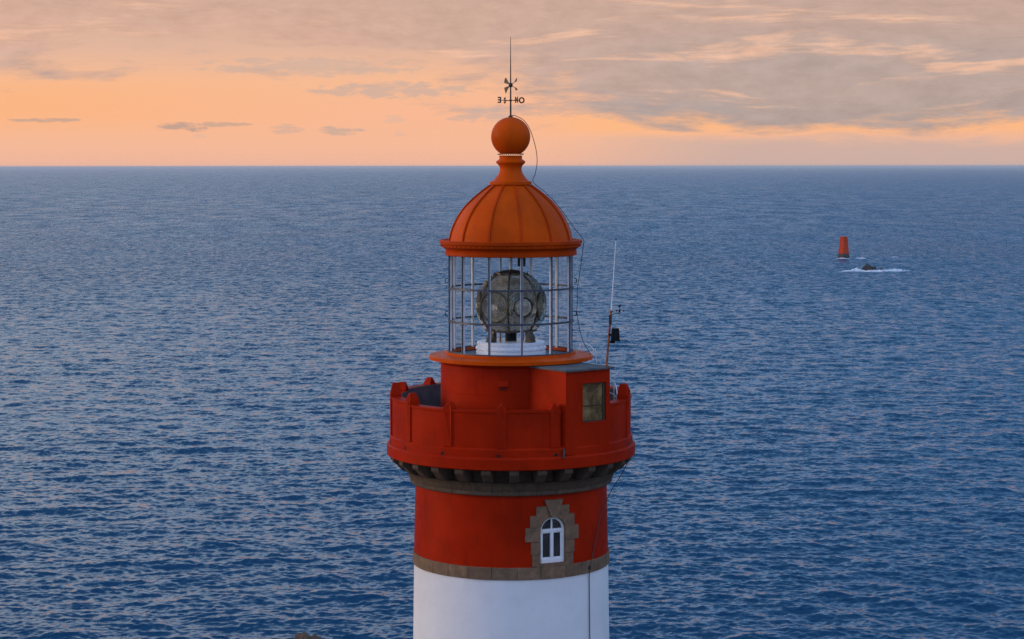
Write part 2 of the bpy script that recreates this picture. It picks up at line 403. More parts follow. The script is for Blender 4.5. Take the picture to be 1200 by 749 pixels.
# ------------------------------------------------------------------ sea
def make_sea():
    NC, A = 1500, rad(25)
    rows = [130.0]
    while rows[-1] < 6000:
        dd = rows[-1] + 56.4
        rows.append(rows[-1] + max(0.24, 0.52 * dd * dd / (EYE * 2005)))
    rr = np.array(rows, dtype=np.float64); NR = len(rr)
    sp = np.gradient(rr)
    aa = np.linspace(-A, A, NC)
    X0 = (rr[:, None] * np.sin(aa)[None]).astype(np.float32); Y0 = (rr[:, None] * np.cos(aa)[None]).astype(np.float32)
    dX = np.zeros_like(X0); dY = np.zeros_like(X0); H = np.zeros_like(X0)
    edge = np.clip((A - np.abs(aa)) / rad(1.5), 0, 1)[None] * np.clip((rr - 130) / 20, 0, 1)[:, None] * np.clip((6000 - rr) / 800, 0, 1)[:, None]
    nw = 120
    lam = np.exp(RNG.uniform(math.log(1.1), math.log(26), nw))
    main = rad(-100)                                   # waves run towards the coast, a little askew
    th = main + RNG.normal(0, 1, nw) * np.interp(np.log(lam), [math.log(1.4), math.log(34)], [0.95, 0.42])
    ph = RNG.uniform(0, 2 * PI, nw)
    slope = 0.0225 * np.interp(np.log(lam), np.log([1.4, 3, 7, 14, 34]), [1.15, 1.15, 0.95, 0.55, 0.28]) * RNG.uniform(0.6, 1.4, nw)
    for i in range(nw):
        k = 2 * PI / lam[i]; a = slope[i] / k
        kx, ky = k * math.cos(th[i]), k * math.sin(th[i])
        leff = 2 * PI / max(abs(ky), k * 0.25)
        w = np.clip(leff / (2.0 * sp) - 0.9, 0, 1)
        last = np.nonzero(w > 0)[0]
        if len(last) == 0: continue
        e = last[-1] + 1
        # groups: every train waxes and wanes along its crests
        g = 1 + 0.45 * np.sin((X0[:e] * math.cos(th[i] + 1.2) + Y0[:e] * math.sin(th[i] + 1.2)) * np.float32(k * 0.16) + np.float32(ph[i] * 3))
        p = X0[:e] * np.float32(kx) + Y0[:e] * np.float32(ky) + np.float32(ph[i])
        wa = (w[:e, None] * a).astype(np.float32) * g
        H[:e] += wa * np.cos(p)
        s = wa * np.sin(p) * np.float32(0.85)
        dX[:e] -= s * np.float32(math.cos(th[i])); dY[:e] -= s * np.float32(math.sin(th[i]))
    H *= edge; dX *= edge; dY *= edge
    V = np.stack([X0 + dX, Y0 + dY, H], -1).reshape(-1, 3)
    i0 = (np.arange(NR - 1)[:, None] * NC + np.arange(NC - 1)[None]).reshape(-1)
    Q = np.stack([i0, i0 + 1, i0 + NC + 1, i0 + NC], -1)
    # flat water everywhere else, joined round the wave field
    nV = len(V); ex = []; eq = []
    FAR = 160000.0
    ab = np.concatenate([np.linspace(-PI, -A, 60), np.linspace(-A, A, 120)[1:-1], np.linspace(A, PI, 60)])
    rads = [0.5, 133.0, 5960.0, 30000.0, FAR]
    base = nV
    for r in rads:
        for a in ab: ex.append((r * math.sin(a), r * math.cos(a), -0.02))
    n = len(ab)
    for ri in range(len(rads) - 1):
        for j in range(n - 1):
            mid = 0.5 * (ab[j] + ab[j + 1])
            if ri == 1 and abs(mid) < A: continue
            eq.append((base + ri * n + j, base + (ri + 1) * n + j, base + (ri + 1) * n + j + 1, base + ri * n + j + 1))
    eq = [tuple(reversed(q)) for q in eq]
    V = np.concatenate([V, np.array(ex)]).astype(np.float32)
    Q = np.concatenate([Q, np.array(eq)]).astype(np.int32)
    me = bpy.data.meshes.new('sea')
    me.vertices.add(len(V)); me.vertices.foreach_set('co', V.reshape(-1))
    me.loops.add(Q.size); me.loops.foreach_set('vertex_index', Q.reshape(-1))
    me.polygons.add(len(Q)); me.polygons.foreach_set('loop_start', np.arange(0, Q.size, 4, dtype=np.int32))
    me.update(calc_edges=True)
    me.shade_smooth()
    m, n_, p = mat('sea_water')
    g = n_.new('ShaderNodeNewGeometry'); pos = g.outputs['Position']
    x, y, z = n_.sep(pos)
    dist = n_.m('SQRT', n_.add(n_.mul(x, x), n_.mul(y, y)))
    P2 = n_.comb(n_.mul(x, 0.62), y, 0.0)
    farw = n_.sm(dist, 200, 1300)
    a1 = n_.vm('SUBTRACT', n_.noise(P2, 1 / 0.7, 4, 0.62, 0.3, color=True), (0.5, 0.5, 0.5))
    a2 = n_.vm('SUBTRACT', n_.noise(P2, 1 / 2.0, 4, 0.62, 0.3, color=True), (0.5, 0.5, 0.5))
    a3 = n_.vm('SUBTRACT', n_.noise(n_.comb(n_.mul(x, 1 / 4.5), n_.mul(y, 1 / 11.0), 4.0), 1.0, 4, 0.62, 0.3, color=True), (0.5, 0.5, 0.5))
    a4 = n_.vm('SUBTRACT', n_.noise(n_.comb(n_.mul(x, 1 / 26.0), n_.mul(y, 1 / 75.0), 9.0), 1.0, 4, 0.62, 0.3, color=True), (0.5, 0.5, 0.5))
    gust = n_.noise(n_.comb(n_.mul(x, 0.004), n_.mul(y, 0.0022), 0.0), 1.0, 4, 0.6, 0.6)
    gs = n_.lin(gust, 0.3, 0.7, 0.62, 1.38)
    per = n_.vm('SCALE', a1, scale=n_.mul(gs, n_.lin(farw, 0, 1, 0.85, 1.0)))
    per = n_.vm('ADD', per, n_.vm('SCALE', a2, scale=n_.mul(gs, n_.lin(farw, 0, 1, 0.70, 1.0))))
    per = n_.vm('ADD', per, n_.vm('SCALE', a3, scale=n_.sm(dist, 250, 1000, 0.05, 0.60)))
    per = n_.vm('ADD', per, n_.vm('SCALE', a4, scale=n_.sm(dist, 900, 3000, 0.0, 0.6)))
    per = n_.vm('MULTIPLY', per, (1.0, 1.0, 0.0))
    per = n_.vm('ADD', per, n_.vm('SCALE', (0.02, -1.0, 0.0), scale=n_.lin(farw, 0, 1, 0.05, 0.17)))   # far out only the steep fronts running towards the coast show
    nrm = n_.vm('NORMALIZE', n_.vm('ADD', g.outputs['Normal'], per))
    n_.put(p.inputs['Normal'], nrm)
    n_.put(p.inputs['Base Color'], (0.0005, 0.031, 0.092))
    n_.put(p.inputs['Roughness'], n_.lin(farw, 0, 1, 0.10, 0.22))
    p.inputs['IOR'].default_value = 1.33
    me.materials.append(m)
    o = bpy.data.objects.new('sea', me); COL.objects.link(o)
    return tag(o, 'dark blue choppy open sea reaching the horizon', 'sea', kind='structure')
make_sea()

# headland under the tower (below the frame)
def make_headland():
    mb = MB(); N, K = 72, 14
    vs = [(0, 0, 22.0)]; fs = []
    for k in range(1, K + 1):
        t = k / K
        for i in range(N):
            a = 2 * PI * i / N
            R = (78 + 16 * mnoise.noise(Vector((math.cos(a) * 1.5, math.sin(a) * 1.5, 0.3)))) * t
            if math.sin(a) < 0: R *= 1 + 1.6 * (-math.sin(a)) * t
            h = 22.0 if t < 0.7 else 22 - (t - 0.7) / 0.3 * 25
            x, y = R * math.cos(a), R * math.sin(a)
            h += (0.0 if t < 0.2 else 1.6) * mnoise.fractal(Vector((x * 0.05, y * 0.05, 1)), 1.0, 2.0, 4)
            vs.append((x, y, h))
    for i in range(N): fs.append((0, 1 + i, 1 + (i + 1) % N))
    for k in range(K - 1):
        for i in range(N):
            j = (i + 1) % N
            fs.append((1 + k * N + i, 1 + (k + 1) * N + i, 1 + (k + 1) * N + j, 1 + k * N + j))
    mb.add(vs, fs)
    m, n, p = mat('grassy_headland')
    g = n.new('ShaderNodeNewGeometry'); z = n.sep(g.outputs['Position'])[2]
    c = n.mix(n.sm(n.noise(g.outputs['Position'], 0.4, 6, 0.65), 0.35, 0.65), (0.035, 0.05, 0.018), (0.08, 0.075, 0.035))
    c = n.mix(n.sm(z, 20, 16), c, (0.09, 0.075, 0.06))
    n.put(p.inputs['Base Color'], c); p.inputs['Roughness'].default_value = 0.95
    return tag(mb.build('headland', m), 'grassy rocky headland under the tower', 'headland', kind='structure')
make_headland()

# ------------------------------------------------------------------ LIGHTHOUSE
LH = empty('lighthouse', (0, 0, 22.0))
tag(LH, 'tall red and white lighthouse with glazed lantern and orange dome', 'lighthouse')

# white shaft
MB().lathe([(3.30, 21.0), (3.25, 24.0), (2.93, 42.0), (2.795, 49.56), (2.760, 51.81), (2.3, 51.81)], 128).build('white_shaft', WHITE, LH)

# granite band between white and red
def block_ring(nb, r0, r1, z0, z1, gap=0.010, jitter=0.10, ztop_slope=0.0, phase=0.0):
    mb = MB(); cuts = [phase + 360 / nb * (i + random.uniform(-jitter, jitter)) for i in range(nb)]
    for i in range(nb):
        a, b = cuts[i], cuts[(i + 1) % nb] + (360 if i == nb - 1 else 0)
        da = math.degrees(gap / r1) / 2
        dr = random.uniform(-0.006, 0.006)
        mb.lathe([(r0, z0), (r1 + dr, z0), (r1 + dr, z1), (r0, z1 + ztop_slope), (r0, z0)], 6, a + da, b - da)
    mb.lathe([(r0 - 0.05, z0 + 0.01), (r1 - 0.025, z0 + 0.01), (r1 - 0.025, z1 - 0.01), (r0 - 0.05, z1 - 0.01)], 96)
    return mb
block_ring(26, 2.6, 2.797, 51.812, 52.15, phase=4).build('granite_band', GRAN, LH, bevel=0.008)

# red shaft with a window opening
WAZ = 24.6; RW = 2.73
def red_shaft():
    mb = MB(); z0, z1 = 52.15, 54.14
    au = rad(16.5); uh = math.degrees(0.44 / RW)
    angs = sorted(set([WAZ - uh + 360 * 0, WAZ + uh] + [WAZ + uh + (360 - 2 * uh) * i / 110 for i in range(111)] + [WAZ - uh + 2 * uh * i / 8 for i in range(9)]))
    angs = [WAZ - uh + 2 * uh * i / 8 for i in range(9)] + [WAZ + uh + (360 - 2 * uh) * i / 110 for i in range(1, 110)]
    zs = [z0, 52.24, 53.55, z1]
    R_ = lambda z: 2.757 - (z - z0) / (z1 - z0) * 0.047
    n = len(angs); vs = []
    for a in angs:
        for z in zs: vs.append(pol(R_(z), a, z))
    fs = []
    for i in range(n):
        j = (i + 1) % n
        for q in range(3):
            if i < 8 and q == 1: continue
            fs.append((i * 4 + q, j * 4 + q, j * 4 + q + 1, i * 4 + q + 1))
    mb.add(vs, fs)
    return mb.build('red_shaft', RED, LH)
red_shaft()

# window and its granite surround; u = arc length from the window axis, v = height
def cyl(off):
    return lambda u, v: pol(RW + off, WAZ + math.degrees(u / RW), v)
WB, WSPR, WHW = 52.235, 53.13, 0.372            # sill, springing of the arch, half width
def surround():
    mb = MB()
    def stone(poly, out=0.055):
        # subdivide long horizontal edges so the stone follows the curve
        P = []
        for i in range(len(poly)):
            a, b = poly[i], poly[(i + 1) % len(poly)]
            k = max(1, int(abs(a[0] - b[0]) / 0.12))
            for q in range(k): P.append((a[0] + (b[0] - a[0]) * q / k, a[1] + (b[1] - a[1]) * q / k))
        mb.prism(P, cyl(-0.42), cyl(out + random.uniform(-0.012, 0.012)))
    g = 0.006
    jl = [(52.16, 52.49, 0.60), (52.49, 52.84, 0.635), (52.84, 53.23, 0.79)]
    for s in (-1, 1):
        for (a, b, w) in jl:
            w2 = w + (0.02 if s > 0 else 0)
            if s > 0: a2, b2 = a, b
            else: a2, b2 = a, b
            bb = min(b2, WSPR)
            pts = [(s * WHW, a2 + g), (s * w2, a2 + g), (s * w2, b2 - g)]
            if b2 > WSPR:
                ang0 = math.asin((b2 - WSPR) / WHW)
                pts += [(s * WHW * math.cos(ang0 * q / 3), WSPR + WHW * math.sin(ang0 * q / 3)) for q in (3, 2, 1)]
            else: pts += [(s * WHW, b2 - g)]
            stone(pts)
        # voussoirs with stepped outer edge
        a0 = math.asin((53.23 - WSPR) / WHW)
        arcs = [(a0, rad(46)), (rad(46), rad(78))]
        outs = [[(0.66, 53.235), (0.655, 53.55), (0.49, 53.555)], [(0.49, 53.56), (0.485, 53.80), (0.20, 53.81)]]
        for (b0, b1), oo in zip(arcs, outs):
            inner = [(s * WHW * math.cos(b1 + (b0 - b1) * q / 4), WSPR + WHW * math.sin(b1 + (b0 - b1) * q / 4)) for q in range(5)]
            outer = [(s * x, y) for x, y in oo]
            stone(inner + outer)
    k = rad(78); kx = WHW * math.cos(k); kz = WSPR + WHW * math.sin(k)
    stone([(-kx, kz), (0, WSPR + WHW), (kx, kz), (0.195, 53.80), (0.26, 53.98), (-0.26, 53.98), (-0.195, 53.80)], 0.10)
    # sill stone
    stone([(-0.50, 52.155), (0.50, 52.155), (0.50, WB), (-0.50, WB)], 0.075)
    return mb.build('window_surround', GRAN, LH, smooth=0, bevel=0.012)
surround()
# the joinery sits on a flat plane set back in the wall
wc = Vector(pol(1, WAZ, 0)); wr = Vector((math.cos(rad(WAZ)), math.sin(rad(WAZ)), 0))
def wpl(depth):
    return lambda u, v: tuple(wc * depth + wr * u + Vector((0, 0, v)))
def window():
    mb = MB(); D0, D1 = 2.60, 2.665
    h = 0.368; t = 0.062; zt = WSPR
    def bar(u0, u1, v0, v1, d0=D0, d1=D1): mb.prism([(u0, v0), (u1, v0), (u1, v1), (u0, v1)], wpl(d0), wpl(d1))
    bar(-h, -h + t, WB, zt); bar(h - t, h, WB, zt)
    bar(-h + t, h - t, WB, WB + 0.10, D0, D1 + 0.02)
    bar(-h + t, h - t, zt - 0.045, zt + 0.035, D0, D1 + 0.012)
    # sash stiles and central meeting stile
    bar(-0.045, 0.045, WB + 0.10, zt - 0.045, D0, D1 + 0.008)
    for s in (-1, 1):
        x0, x1 = sorted((s * (h - t), s * (h - t - 0.04))); bar(x0, x1, WB + 0.10, zt - 0.045, D0, D1 - 0.02)
        x0, x1 = sorted((s * 0.045, s * (h - t - 0.04))); bar(x0, x1, WB + 0.10, WB + 0.15, D0, D1 - 0.022)
        bar(x0, x1, zt - 0.085, zt - 0.045, D0, D1 - 0.022)
    bar(-0.022, 0.022, zt + 0.035, zt + h - t + 0.002, D0, D1 - 0.015)
    for i in range(16):
        a, b = PI * i / 16, PI * (i + 1) / 16
        mb.prism([(h * math.cos(a), zt + 0.0 + h * math.sin(a)), (h * math.cos(b), zt + h * math.sin(b)),
                  ((h - t) * math.cos(b), zt + (h - t) * math.sin(b)), ((h - t) * math.cos(a), zt + (h - t) * math.sin(a))], wpl(D0), wpl(D1 - 0.002))
    w = mb.build('window', FRAMEW, LH, smooth=0)
    gp = MB()
    poly = [(-h + t, WB + 0.08), (h - t, WB + 0.08)] + [((h - t * 0.8) * math.cos(PI * i / 14), zt + (h - t * 0.8) * math.sin(PI * i / 14)) for i in range(15)]
    gp.prism(poly, wpl(D0 + 0.020), wpl(D0 + 0.026)); gp.build('pane', WINGLASS, w, smooth=0)
    cu = MB()
    for (u0, u1) in ((-0.30, -0.22), (0.10, 0.20)):
        N = 10
        pts = [(u0 + (u1 - u0) * i / N) for i in range(N + 1)]
        for i in range(N):
            d0 = 2.44 + 0.012 * math.sin(i * 1.9); d1_ = 2.44 + 0.012 * math.sin((i + 1) * 1.9)
            vs = [tuple(wc * d0 + wr * pts[i] + Vector((0, 0, WB + 0.1))), tuple(wc * d1_ + wr * pts[i + 1] + Vector((0, 0, WB + 0.1))),
                  tuple(wc * d1_ + wr * pts[i + 1] + Vector((0, 0, zt))), tuple(wc * d0 + wr * pts[i] + Vector((0, 0, zt)))]
            cu.add(vs, [(0, 1, 2, 3)])
    cu.build('curtain', CURT, w)
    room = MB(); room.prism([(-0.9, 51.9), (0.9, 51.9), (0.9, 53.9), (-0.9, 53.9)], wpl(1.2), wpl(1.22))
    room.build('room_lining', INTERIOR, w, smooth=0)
window()

# string course and corbels under the gallery
mb = MB()
for i in range(30):
    a, b = 2 + 12 * i, 2 + 12 * (i + 1); da = 0.10
    mb.lathe([(2.66, 54.12), (2.835, 54.12), (2.86, 54.145), (2.865, 54.24), (2.885, 54.26), (2.92, 54.36), (2.98, 54.45), (3.05, 54.50), (2.66, 54.50), (2.66, 54.12)], 5, a + da, b - da)
mb.lathe([(2.62, 54.13), (2.82, 54.13), (2.84, 54.24), (2.95, 54.45), (2.98, 54.49), (2.62, 54.49)], 96)
mb.build('string_course', GRANSHADE, LH, smooth=30)
MB().lathe([(2.73, 54.26), (2.74, 54.98)], 96).build('corbel_backing', GRANSHADE, LH)
def corbel():
    w = 0.13
    prof = [(2.72, 54.505), (3.04, 54.505), (3.14, 54.535), (3.22, 54.60), (3.29, 54.69), (3.38, 54.74), (3.42, 54.79), (3.42, 54.905), (2.72, 54.905)]
    mb = MB()
    mb.prism(prof, lambda r, z: (-w, -r, z), lambda r, z: (w, -r, z))
    return mb.build('corbel', GRANSHADE, LH, smooth=30, bevel=0.015)
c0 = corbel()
for i in range(28):
    if i == 0: c0.rotation_euler = (0, 0, rad(1.5)); continue
    copy_part(c0, LH, 1.5 + i * 360 / 28)

# gallery plinth, floor, parapet
MB().lathe([(2.74, 54.91), (3.46, 54.90), (3.51, 54.93), (3.512, 55.20), (3.47, 55.245), (3.435, 55.25), (3.435, 55.45), (3.42, 55.47), (3.365, 55.50), (3.0, 55.50)], 160).build('gallery_plinth', RED, LH, smooth=25)
MB().lathe([(1.9, 55.30), (3.14, 55.30)], 96).build('gallery_floor', GREYIN, LH)
PB0, PB1 = 23.2, 52.4                                # gap filled by the booth
PO, PI_, PT = 3.385, 3.11, 56.50
def parapet():
    mb = MB()
    def arc(a0, a1, top, n):
        mb.lathe([(PO, 55.49), (PO, top - 0.075), (3.405, top - 0.06), (3.405, top), (PI_ - 0.02, top)], n, a0, a1, mi=0, cap=False)
        mb.lathe([(PI_ - 0.02, top), (PI_ - 0.02, top - 0.05), (PI_, top - 0.05), (PI_, 55.30)], n, a0, a1, mi=1, cap=False)
    arc(-55.7, PB0, PT, 32); arc(PB1, 72.8, PT + 0.05, 8); arc(72.8, 98.5, PT + 0.06, 10); arc(98.5, 278.6 - 25.7, PT + 0.12, 60); arc(278.6 - 25.7, 304.3, PT + 0.07, 20)
    return mb.build('parapet', [RED, GREYIN], LH, smooth=30)
parapet()
def post(h1, cap):
    """a parapet post with a gabled cap, ridge running outwards, built at azimuth 0"""
    mb = MB(); w = 0.13; ri, ro = 3.115, 3.425
    poly = [(-w, 55.49), (w, 55.49), (w, h1), (w * 0.22, h1 + cap), (-w * 0.22, h1 + cap), (-w, h1)]
    mb.prism(poly, lambda x, z: (x, -(ri + (0.05 if z > h1 + 0.01 else 0)), z), lambda x, z: (x, -(ro - (0.07 if z > h1 + 0.01 else 0)), z))
    return mb.build('parapet_post', [RED], LH, smooth=0, bevel=0.012)
low_post = post(56.53, 0.15); side_post = post(56.62, 0.20); tall_post = post(56.66, 0.30)
seen_posts = set()
for k in range(14):
    a = -4.3 + 360 / 14 * k - (1.2 if k == 1 else 0)
    if 40 < a < 54: continue
    src = tall_post if k in (3, 11) else (low_post if k in (0, 1, 13) else side_post)
    if src.name not in seen_posts:
        seen_posts.add(src.name); src.rotation_euler = (0, 0, rad(a)); continue
    copy_part(src, LH, a)
# drain holes through the plinth
def hole():
    mb = MB(); n = 14
    vs = [(0.055 * math.cos(2 * PI * i / n), -3.4365, 55.30 + 0.045 * math.sin(2 * PI * i / n)) for i in range(n)] + \
         [(0.045 * math.cos(2 * PI * i / n), -3.38, 55.30 + 0.035 * math.sin(2 * PI * i / n)) for i in range(n)]
    vs += [(0.070 * math.cos(2 * PI * i / n), -3.455, 55.30 + 0.060 * math.sin(2 * PI * i / n)) for i in range(n)]
    vs += [(0.062 * math.cos(2 * PI * i / n), -3.43, 55.30 + 0.052 * math.sin(2 * PI * i / n)) for i in range(n)]
    fs = [(i, (i + 1) % n, n + (i + 1) % n, n + i) for i in range(n)] + [tuple(range(n, 2 * n))]
    mb.add(vs[:2 * n], fs, 0)
    mb.add(vs[:n], [tuple(range(n))], 0)
    return mb.build('drain_hole', HOLE, LH, smooth=0)
h0 = hole(); first = True
for a in (-57.5, -32.5, -5.5, 20.5, 72.0, 98, 124, 150, 176, 202, 228, 254, 280):
    if first: h0.rotation_euler = (0, 0, rad(a)); first = False
    else: copy_part(h0, LH, a)
MB().tube([pol(3.44, 24.2, 55.44), pol(3.50, 24.0, 55.40), pol(3.53, 23.6, 55.30), pol(3.54, 23.2, 55.22)], 0.035, 10).build('drain_spout', VANEIRON, LH)

# booth on the gallery
BAZ = 37.6
bo = Vector(pol(1, BAZ, 0)); br = Vector((math.cos(rad(BAZ)), math.sin(rad(BAZ)), 0))
def B(depth, u, z): return tuple(bo * depth + br * u + Vector((0, 0, z)))
def booth():
    mb = MB(); F, H_, z0, z1 = 3.405, 0.77, 55.28, 57.515
    wu0, wu1, wz0, wz1 = -0.20, 0.625, 56.12, 57.17
    # front face with opening, as four butted panels of 0.10 m thickness
    for (u0, u1, a, b) in ((-H_, wu0, z0, z1), (wu1, H_, z0, z1), (wu0, wu1, z0, wz0), (wu0, wu1, wz1, z1)):
        vs = [B(F - 0.10, u0, a), B(F - 0.10, u1, a), B(F - 0.10, u1, b), B(F - 0.10, u0, b), B(F, u0, a), B(F, u1, a), B(F, u1, b), B(F, u0, b)]
        mb.add(vs, [(4, 5, 6, 7), (3, 2, 1, 0), (0, 4, 7, 3), (5, 1, 2, 6), (0, 1, 5, 4), (7, 6, 2, 3)])
    for s in (-1, 1):
        u0, u1 = sorted((s * H_, s * (H_ - 0.10)))
        vs = [B(1.80, u0, z0), B(1.80, u1, z0), B(1.80, u1, z1), B(1.80, u0, z1), B(F - 0.10, u0, z0), B(F - 0.10, u1, z0), B(F - 0.10, u1, z1), B(F - 0.10, u0, z1)]
        mb.add(vs, [(4, 5, 6, 7), (3, 2, 1, 0), (0, 4, 7, 3), (5, 1, 2, 6), (0, 1, 5, 4), (7, 6, 2, 3)])
    b = mb.build('gallery_booth', RED, LH, smooth=0)
    # roof slab
    sl_ = MB(); P = [(1.80, -H_ - 0.02), (3.49, -H_ - 0.05), (3.49, H_ + 0.10), (1.80, H_ + 0.14)]
    sl_.add([B(d_, u, 57.517) for d_, u in P] + [B(d_, u, 57.575) for d_, u in P], [(0, 1, 2, 3), (7, 6, 5, 4), (0, 4, 5, 1), (1, 5, 6, 2), (2, 6, 7, 3), (3, 7, 4, 0)])
    sl_.build('roof_slab', SLAB, b, smooth=0, bevel=0.01)
    # window frame set in the opening
    fr = MB()
    def fb(u0, u1, a, c, d0=F - 0.085, d1=F - 0.035):
        vs = [B(d0, u0, a), B(d0, u1, a), B(d0, u1, c), B(d0, u0, c), B(d1, u0, a), B(d1, u1, a), B(d1, u1, c), B(d1, u0, c)]
        fr.add(vs, [(4, 5, 6, 7), (3, 2, 1, 0), (0, 4, 7, 3), (5, 1, 2, 6), (0, 1, 5, 4), (7, 6, 2, 3)])
    fb(wu0 + 0.002, wu0 + 0.03, wz0 + 0.002, wz1 - 0.002); fb(wu1 - 0.075, wu1 - 0.002, wz0 + 0.002, wz1 - 0.002)
    fb(wu0 + 0.03, wu1 - 0.075, wz0 + 0.002, wz0 + 0.03); fb(wu0 + 0.03, wu1 - 0.075, wz1 - 0.03, wz1 - 0.002)
    fb(wu0 + 0.03, wu1 - 0.075, 56.55, 56.568)
    fr.build('window_frame', simple('dark_olive_frame', (0.035, 0.032, 0.018), 0.6), b, smooth=0)
    gp = MB(); d0, d1 = F - 0.075, F - 0.065
    vs = [B(d0, wu0 + 0.02, wz0 + 0.02), B(d0, wu1 - 0.06, wz0 + 0.02), B(d0, wu1 - 0.06, wz1 - 0.02), B(d0, wu0 + 0.02, wz1 - 0.02)] + \
         [B(d1, wu0 + 0.02, wz0 + 0.02), B(d1, wu1 - 0.06, wz0 + 0.02), B(d1, wu1 - 0.06, wz1 - 0.02), B(d1, wu0 + 0.02, wz1 - 0.02)]
    gp.add(vs, [(4, 5, 6, 7), (3, 2, 1, 0), (0, 4, 7, 3), (5, 1, 2, 6), (0, 1, 5, 4), (7, 6, 2, 3)])
    gp.build('window_pane', GRIME, b, smooth=0)
    li = MB(); t0, t1 = F + 0.001, F + 0.016
    for (u0, u1, a, c) in ((wu0 - 0.035, wu0 + 0.0, wz0 - 0.035, wz1 + 0.035), (wu1, wu1 + 0.035, wz0 - 0.035, wz1 + 0.035), (wu0, wu1, wz0 - 0.035, wz0), (wu0, wu1, wz1, wz1 + 0.035)):
        vs = [B(t0, u0, a), B(t0, u1, a), B(t0, u1, c), B(t0, u0, c), B(t1, u0, a), B(t1, u1, a), B(t1, u1, c), B(t1, u0, c)]
        li.add(vs, [(4, 5, 6, 7), (3, 2, 1, 0), (0, 4, 7, 3), (5, 1, 2, 6), (0, 1, 5, 4), (7, 6, 2, 3)])
    li.build('window_trim', RED, b, smooth=0)
booth()

# lantern drum, sill cornice and floor
MB().lathe([(1.985, 55.29), (1.985, 56.72), (1.975, 56.725), (1.975, 56.745), (1.985, 56.75), (1.985, 57.48), (2.02, 57.53), (2.02, 57.576)], 128).build('lantern_drum', RED, LH, smooth=25)
MB().lathe([(2.0, 57.577), (2.06, 57.577), (2.10, 57.585), (2.27, 57.590), (2.31, 57.600), (2.312, 57.69), (2.29, 57.705), (1.83, 57.745), (1.83, 57.80), (1.715, 57.80), (1.715, 57.72)], 128).build('lantern_sill', VERM, LH, smooth=25)
MB().lathe([(0.0, 57.70), (1.72, 57.70)], 96).build('lantern_floor', FLOORM, LH)
vg = MB()
for i, zz in enumerate((56.90, 56.935, 56.97)):
    vg.lathe([(1.986, zz), (2.004, zz), (2.004, zz + 0.018), (1.986, zz + 0.018)], 5, -8.5, -3.5)
vg.build('hood_shadow_strips', HOLE, LH, smooth=0)  # black strips painting in the shadow under the raised hood
MB().lathe([(1.986, 56.99), (2.06, 56.99), (2.065, 57.02), (2.03, 57.16), (1.986, 57.18)], 5, -10.0, -1.5).build('vent_hood', RED, LH, smooth=0, bevel=0.01)

# glazing: rings, mullions, panes
GZ0, GZ1, GR = 57.80, 60.55, 1.765
rings = MB()
for zz in (59.60, 58.67): rings.lathe([(GR - 0.03, zz - 0.026), (GR + 0.008, zz - 0.026), (GR + 0.008, zz + 0.026), (GR - 0.03, zz + 0.026), (GR - 0.03, zz - 0.026)], 96)
rings.lathe([(GR - 0.03, GZ0), (GR + 0.012, GZ0), (GR + 0.012, GZ0 + 0.035), (GR - 0.03, GZ0 + 0.035)], 96)
GL = rings.build('lantern_glazing', DARKBAR, LH, smooth=30)
def mullion():
    mb = MB()
    mb.box((0, -(GR - 0.012), (GZ0 + GZ1) / 2), (0.030, 0.04, GZ1 - GZ0), 0, 0)
    mb.box((0, -(GR - 0.055), (GZ0 + GZ1) / 2), (0.066, 0.045, GZ1 - GZ0), 0, 1)
    return mb.build('mullion', [DARKBAR, LIGHTBAR], GL, smooth=0)
def pane():
    return MB().lathe([(GR - 0.021, GZ0 + 0.03), (GR - 0.021, GZ1)], 8, 0.9, 29.1).build('pane', PANE, GL)
def handle():
    mb = MB()
    mb.tube([(0, -(GR + 0.01), 59.72), (0, -(GR + 0.075), 59.73), (0, -(GR + 0.085), 59.79), (0, -(GR + 0.075), 59.85), (0, -(GR + 0.01), 59.86)], 0.014, 8)
    return mb.build('grab_handle', DARKBAR, GL)
m0, p0, hd0 = mullion(), pane(), handle()
for k in range(12):
    a = 10 + 30 * k
    if k == 0:
        m0.rotation_euler = (0, 0, rad(a)); p0.rotation_euler = (0, 0, rad(a))
    else:
        copy_part(m0, GL, a); copy_part(p0, GL, a)
hd0.rotation_euler = (0, 0, rad(-88))
q = copy_part(hd0, GL, -88); q.location.z = -0.93
for a in (88, ):
    q = copy_part(hd0, GL, a); q = copy_part(hd0, GL, a); q.location.z = -0.93

# cornice with gutter
MB().lathe([(1.70, 60.50), (1.80, 60.505), (1.853, 60.52), (1.856, 60.625), (1.835, 60.64), (1.850, 60.68), (1.91, 60.735), (1.955, 60.75), (1.965, 60.83), (2.008, 60.845), (2.012, 60.93), (1.99, 60.945), (1.95, 60.90), (1.73, 60.87)], 128).build('roof_gutter', VERMDARK, LH, smooth=25)  # darker red puts the shade of the downward-facing fascia into the colour
def dentil():
    mb = MB()
    mb.box((0, -1.968, 60.79), (0.026, 0.024, 0.045))
    return mb.build('dentil', VERM, bpy.data.objects['roof_gutter'], smooth=0)
GUT = bpy.data.objects['roof_gutter']
dn = dentil()
for i in range(72):
    if i == 0: continue
    copy_part(dn, GUT, i * 5)
